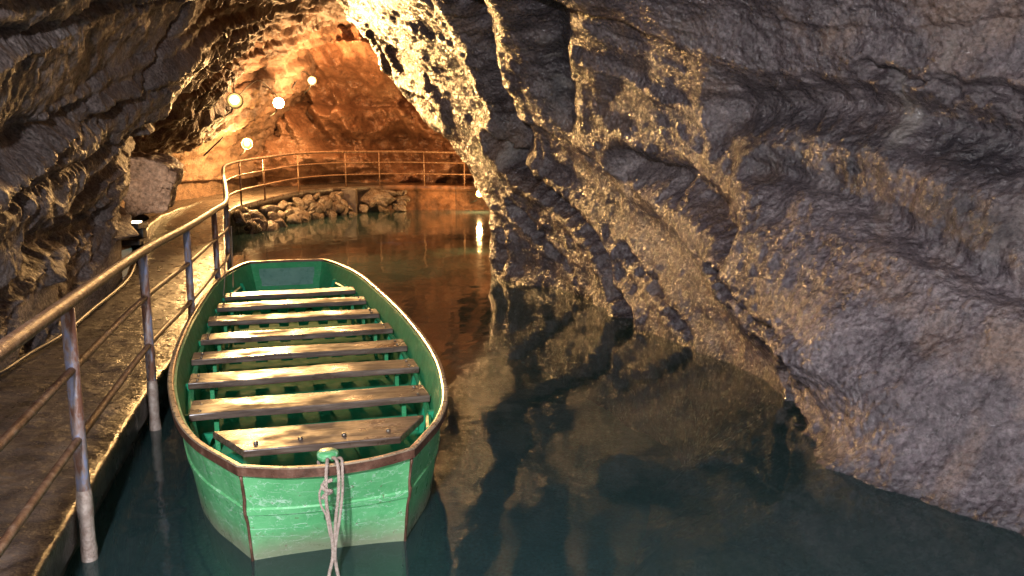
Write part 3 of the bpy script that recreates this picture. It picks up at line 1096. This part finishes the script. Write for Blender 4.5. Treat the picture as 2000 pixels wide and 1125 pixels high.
rope_strand('knot', kn, .011)

# thin cords from the railing to the far left of the boat
c0 = near_rail(-3.62, 10.65)
for q, (dx, s) in enumerate(((0.0, 5.35), (0.05, 5.9))):
    a = np.array([c0[0] + dx, c0[1], c0[2] + (.95, .69)[q]])
    e = b2w(-.70 + .08 * q, s, .40)
    pts = [tuple(a * (1 - t) + e * t - np.array([0, 0, .12 * math.sin(math.pi * t)])) for t in np.linspace(0, 1, 9)]
    co = empty('cord', pts[0])
    tag(co, ('thin pale cord tied from the top handrail to the far end of the boat', 'thin pale cord from the middle rail to the boat, right of the other cord')[q], 'cord', 'cords between railing and boat')
    mb = MB()
    mb.tube(local(smooth_path(pts, 5), co), .006, 6)
    mb.build('line', M['rope'], co, True)

# ---------------------------------------------------------------- lamps of the cave
LAMPS = [
    (458, 195, 17.2, (1.0, 0.56, 0.20), 1250, 'large yellow floodlight on the left cave wall, lowest leftmost of the upper three'),
    (544, 200, 20.6, (1.0, 0.55, 0.22), 210, 'small white floodlight on a rock ledge between two other wall lamps'),
    (609, 157, 22.6, (1.0, 0.53, 0.20), 370, 'small white floodlight high under the far cave arch'),
    (482, 280, 21.5, (1.0, 0.60, 0.21), 260, 'golden floodlight low on the wall just above the curved railing'),
    (937, 378, 25.2, (1.0, 0.56, 0.2), 210, 'low lamp beside the far walkway half hidden by the right rock wall'),
]
from mathutils.bvhtree import BVHTree
_gf = grid_faces(NU, NV)
_rows = np.where(Yq > 2.0)[0][0]
_g2 = G[_rows:, ::2]
BVH = BVHTree.FromPolygons([tuple(q) for q in _g2.reshape(-1, 3)], grid_faces(_g2.shape[0], _g2.shape[1]).tolist())


def clear_of_rock(px, py, Y, gap=.45):
    """a point on that line of sight, no farther than just in front of the rock"""
    r_ = Vector(ray(px, py))
    hit = BVH.ray_cast(Vector((0, 0, CAM_H)), r_.normalized())
    if hit[0] is not None:
        print('lamp', px, py, 'wanted', Y, 'rock at', round(hit[0].y, 2))
        Y = min(Y, hit[0].y - gap)
    return ony(px, py, Y)


for i, (px, py, Y, colr, pw, lab) in enumerate(LAMPS):
    c_ = clear_of_rock(px, py, Y, 1.0 if i == 2 else .45) if i < 4 else ony(px, py, Y)
    t = empty('cave_lamp', tuple(c_))
    tag(t, lab, 'lamp', 'floodlights in the cave')
    rad = (.09, .07, .07, .075, .05)[i]
    # faces back down the passage towards the boat
    aim0 = Vector((-1.2, 5.5, 1.2)) - Vector(c_)
    aim = Vector(((0.4, 9.5, .8), (-1.2, 15.5, 2.2), (-3.2, 27, 3.6), (-6.0, 18.6, .3), (-2.5, 25, .3))[i]) - Vector(c_)
    rot = aim0.to_track_quat('Z', 'Y').to_matrix()
    tr4 = lambda pts: [tuple(rot @ Vector(p)) for p in pts]
    mb = MB()
    mb.tube(tr4([(0, 0, -.16), (0, 0, -.15), (0, 0, -.03), (0, 0, .02)]), [rad * .5, rad * .7, rad * 1.08, rad * 1.1], 20)
    mb.build('housing', M['lamp_metal'], t, True)
    mb = MB()
    mb.tube(tr4([(0, 0, .021), (0, 0, .03), (0, 0, .04)]), [rad, rad * .9, rad * .5], 20)
    lens = mb.build('lens', glow_mat('lamp_glow_%d' % i, ((1, .8, .34), (1, .85, .6), (1, .85, .6), (1, .72, .2), (1, .8, .4))[i], (4, 6, 6, 2.2, 14)[i]), t, True)
    mb = MB()
    V_, F_ = [], []
    for rr_, zz_ in ((rad * .95, .012), (rad * 1.35, .075), (rad * 1.75, .20), (rad * 1.80, .20), (rad * 1.42, .06), (rad * 1.05, -.01)):
        V_ += tr4([(rr_ * math.cos(a_), rr_ * math.sin(a_), zz_) for a_ in np.linspace(0, 2 * math.pi, 24, endpoint=False)])
    mb.add(V_, grid_faces(6, 24, True).tolist())
    mb.build('glow_dish', M['glow_dish'], t, True)  # added dish, catches lens light as a glow round the lamp
    mb = MB()
    mb.tube([tuple(rot @ Vector((0, 0, -.1))), (-.12, .15, -.22), (-.30, .35, -.3)], .018, 8)
    mb.build('bracket', M['lamp_metal'], t, True)
    off = Vector((.3, .35, -.05)) if i == 2 else Vector((.1, -.3, -.35)) if i == 3 else rot @ Vector((0, 0, .30))
    ll = lamp('lamp_light', 'SPOT' if i == 0 else 'POINT', tuple(Vector(c_) + off), pw, colr, shadow_soft_size=(.28, .07, .07, .07, .06)[i])
    if i == 0:
        ll.data.spot_size, ll.data.spot_blend = R((74, 96, 165, 135)[i]), (.6, .6, .35, .5)[i]
    ll.rotation_euler = (-aim).to_track_quat('Z', 'Y').to_euler()

# put the light objects under their lamps
for o in list(COL.objects):
    if o.type == 'LIGHT' and o.name.startswith('lamp_light') and o.parent is None:
        best = min((e for e in COL.objects if e.name.startswith('cave_lamp')), key=lambda e: (e.location - o.location).length)
        o.location = o.location - best.location
        o.parent = best


# ---------------------------------------------------------------- stones
def stone_mesh(name, size, seed, mat, sub=4, sharp=0.5, parent=None, cuts=7):
    bm = bmesh.new()
    bmesh.ops.create_icosphere(bm, subdivisions=sub, radius=1)
    v = np.array([q.co[:] for q in bm.verts])
    r_ = np.random.default_rng(seed)
    for _ in range(cuts):
        nrm = r_.normal(size=3)
        nrm /= np.linalg.norm(nrm)
        dcut = r_.uniform(.45, .8)
        s_ = v @ nrm - dcut
        v = v - np.where(s_ > 0, s_, 0)[:, None] * nrm * .93
    v = v * (1 + .14 * fbm(v + seed * 3.1, 1.6, 3)[:, None] + .05 * fbm(v + seed, 6, 3)[:, None])
    v = v * np.array(size)
    F_ = [[q.index for q in f.verts] for f in bm.faces]
    bm.free()
    return mesh_obj(name, v, F_, mat, parent, True)


protos = []
edge_px = [(455, 440), (480, 436), (505, 431), (530, 426), (555, 421), (580, 415), (605, 410), (630, 406), (655, 403), (690, 402), (720, 402), (745, 402), (772, 402)]
ep = np.array(edge_px, float)
cnt = 0
rub_lab = 'jagged brown rock in the rubble bank at the water edge under the curved railing'
for k_ in range(110):
    px_ = rng.uniform(452, 668)
    if k_ > 92:
        px_ = rng.uniform(690, 790)
    kk_ = int(np.argmin(np.abs(proj(Ra)[0] - px_) + 1e3 * (Ra[:, 1] < 18.9)))
    rp, sv = Ra[kk_], sideR[kk_]
    lev = rng.random()
    out_ = .06 + .42 * (1 - lev) * rng.uniform(.7, 1.1)
    pt = rp + sv * out_
    zc = lev * (rp[2] - .22)
    sz = rng.uniform(.13, .25)
    o = stone_mesh('rock', (sz * rng.uniform(.8, 1.4), sz * rng.uniform(.8, 1.2), sz * rng.uniform(.6, 1.0)), k_ + 3, M['rubble'], 3, cuts=9)
    o.location = (pt[0], pt[1], zc)
    o.rotation_euler = tuple(rng.uniform(-.6, .6, 2)) + (rng.uniform(0, 6.28),)
    tag(o, rub_lab, 'rock', 'rubble bank rocks under the railing')
o = stone_mesh('boulder', (.62, .4, .34), 91, M['rubble'], 5)
o.location = tuple(ony(738, 388, 25.3))
tag(o, 'large rounded brown boulder at the right end of the rubble bank under the railing', 'boulder')
bm = bmesh.new()
bmesh.ops.create_cube(bm, size=2)
bmesh.ops.subdivide_edges(bm, edges=bm.edges[:], cuts=22, use_grid_fill=True)
v = np.array([q.co[:] for q in bm.verts])
F_ = [[q.index for q in f.verts] for f in bm.faces]
bm.free()
tz = (v[:, 2] + 1) / 2
v[:, 0] *= .62 + .38 * tz
v[:, 1] *= .75 + .25 * tz
v[:, 2] += .22 * v[:, 0] * (v[:, 2] < 0) - .16 * v[:, 0] * (v[:, 2] > 0)
v[:, 2] -= .25 * (v[:, 0] ** 2) * (v[:, 2] > .3)
v = v * (1 + .20 * fbm(v + 9, 1.1, 3)[:, None] + .13 * fbm(v + 2, 2.6, 5, mode=1)[:, None])
o = mesh_obj('boulder', v * np.array((.46, .40, .42)), F_, M['boulder'])
o.location = tuple(ony(293, 358, 13.95))
o.rotation_euler = (0.12, 0.05, .25)
tag(o, 'large pale pink boulder jutting from the left cave wall beside the walkway', 'boulder')
o = stone_mesh('boulder', (.42, .3, .2), 23, M['boulder'], 5, cuts=5)
o.location = tuple(onz(1395, 1140, -.235))
tag(o, 'pale submerged boulder under the dark water near the bottom of the picture', 'boulder')

# concrete pier under the railing post
pr = near_rail(*[ony(674, 330, 24.6)[0], 24.6])
mb = MB()
mb.box((0, 0, .33), (.42, .3, .86), None, .02)
o = mb.build('pier', M['concrete'])
o.location = (pr[0] + .12, pr[1] - .14, -.05)
tag(o, 'pale square concrete pier standing in the water under the far railing', 'pier')

# low curved kerb wall on the far side of the path
kp = [onz(x, y, .62) for x, y in ((268, 470), (282, 440), (310, 420), (350, 405), (395, 392), (428, 384))]
kp = smooth_path(kp, 8)
tg = np.gradient(kp, axis=0)
tg[:, 2] = 0
tg /= np.linalg.norm(tg, axis=1)[:, None]
sd = np.stack([tg[:, 1], -tg[:, 0], np.zeros(len(kp))], 1)
rg = []
for off, z in ((.08, -.30), (.08, -.02), (.06, 0.0), (-.06, 0.0), (-.08, -.02), (-.08, -.30)):
    q = kp + sd * off
    q[:, 2] = .62 + z + 0.01 * np.sin(np.arange(len(kp)) * .9)
    rg.append(q)
S = np.stack(rg, 1).reshape(-1, 3)
o = mesh_obj('kerb', S, grid_faces(len(kp), len(rg)), M['concrete'], None, False)
tag(o, 'low curved concrete kerb bordering the path below the pale boulder', 'kerb')
# low lamp box at the foot of the left wall, shining up at the pale boulder
c_ = ony(262, 450, 12.2)
st = empty('lamp_box', tuple(c_))
tag(st, 'low lit lamp box with a dark slot on the walkway below the pale boulder', 'lamp')
for nm, z, mm in (('base', -.16, 'concrete'), ('cover', .07, 'concrete')):
    mb = MB()
    mb.box((0, 0, z), (.28, .36, .08), None, .012)
    mb.build(nm, M[mm], st)
mb = MB()
mb.box((0, .10, -.045), (.22, .14, .14), None, .01)
mb.build('body', M['lamp_metal'], st)
mb = MB()
mb.tube([(.0, .1, .112), (0, .1, .125)], [.07, .06], 16)
mb.build('lens', glow_mat('box_glow', (1.0, .8, .45), 22), st, True)
ll = lamp('lamp_light', 'SPOT', (0, .1, .16), 42, (1.0, .76, .52), shadow_soft_size=.05, spot_size=R(66), spot_blend=.5)
ll.parent = st
ll.rotation_euler = (Vector(ony(300, 366, 13.4)) - Vector(c_)).to_track_quat('-Z', 'Y').to_euler()
# leaning pole
a, e = ony(398, 304, 18.2), ony(436, 268, 18.6)
po = empty('pole', tuple(a))
mb = MB()
mb.tube([(0, 0, 0), tuple((e - a) * .5), tuple(e - a)], .018, 8)
mb.build('rod', M['lamp_metal'], po, True)
tag(po, 'thin metal pole leaning on the dark rock left of the golden lamp', 'pole')
# cable along the foot of the left wall
pts = [onz(x, y, .32) for x, y in ((-40, 745), (3, 727), (60, 690), (120, 655), (180, 605), (250, 545), (268, 500))]
cb = empty('cable', tuple(pts[0]))
mb = MB()
mb.tube(local(smooth_path(pts, 6), cb), .018, 8)
mb.build('sheath', M['cable'], cb, True)
tag(cb, 'dark cable running along the left edge of the walkway below the rock', 'cable')

for q, (px_, yy) in enumerate((([(440, 60), (452, 120), (458, 180)], 16.5), ([(462, 190), (500, 158), (524, 170), (544, 192)], 19), ([(548, 192), (572, 170), (590, 140), (607, 150)], 21))):
    pts = [clear_of_rock(x, y, yy + 4, .05) for x, y in px_]
    cb = empty('cable', tuple(pts[0]))
    mb = MB()
    mb.tube(local(smooth_path(pts, 8), cb), .016, 8)
    mb.build('sheath', M['cable'], cb, True)
    tag(cb, ('black cable dropping from the roof to the large yellow floodlight', 'black cable strung from the large yellow floodlight to the small lamp on its right', 'black cable rising from the small ledge lamp to the topmost lamp')[q], 'cable')
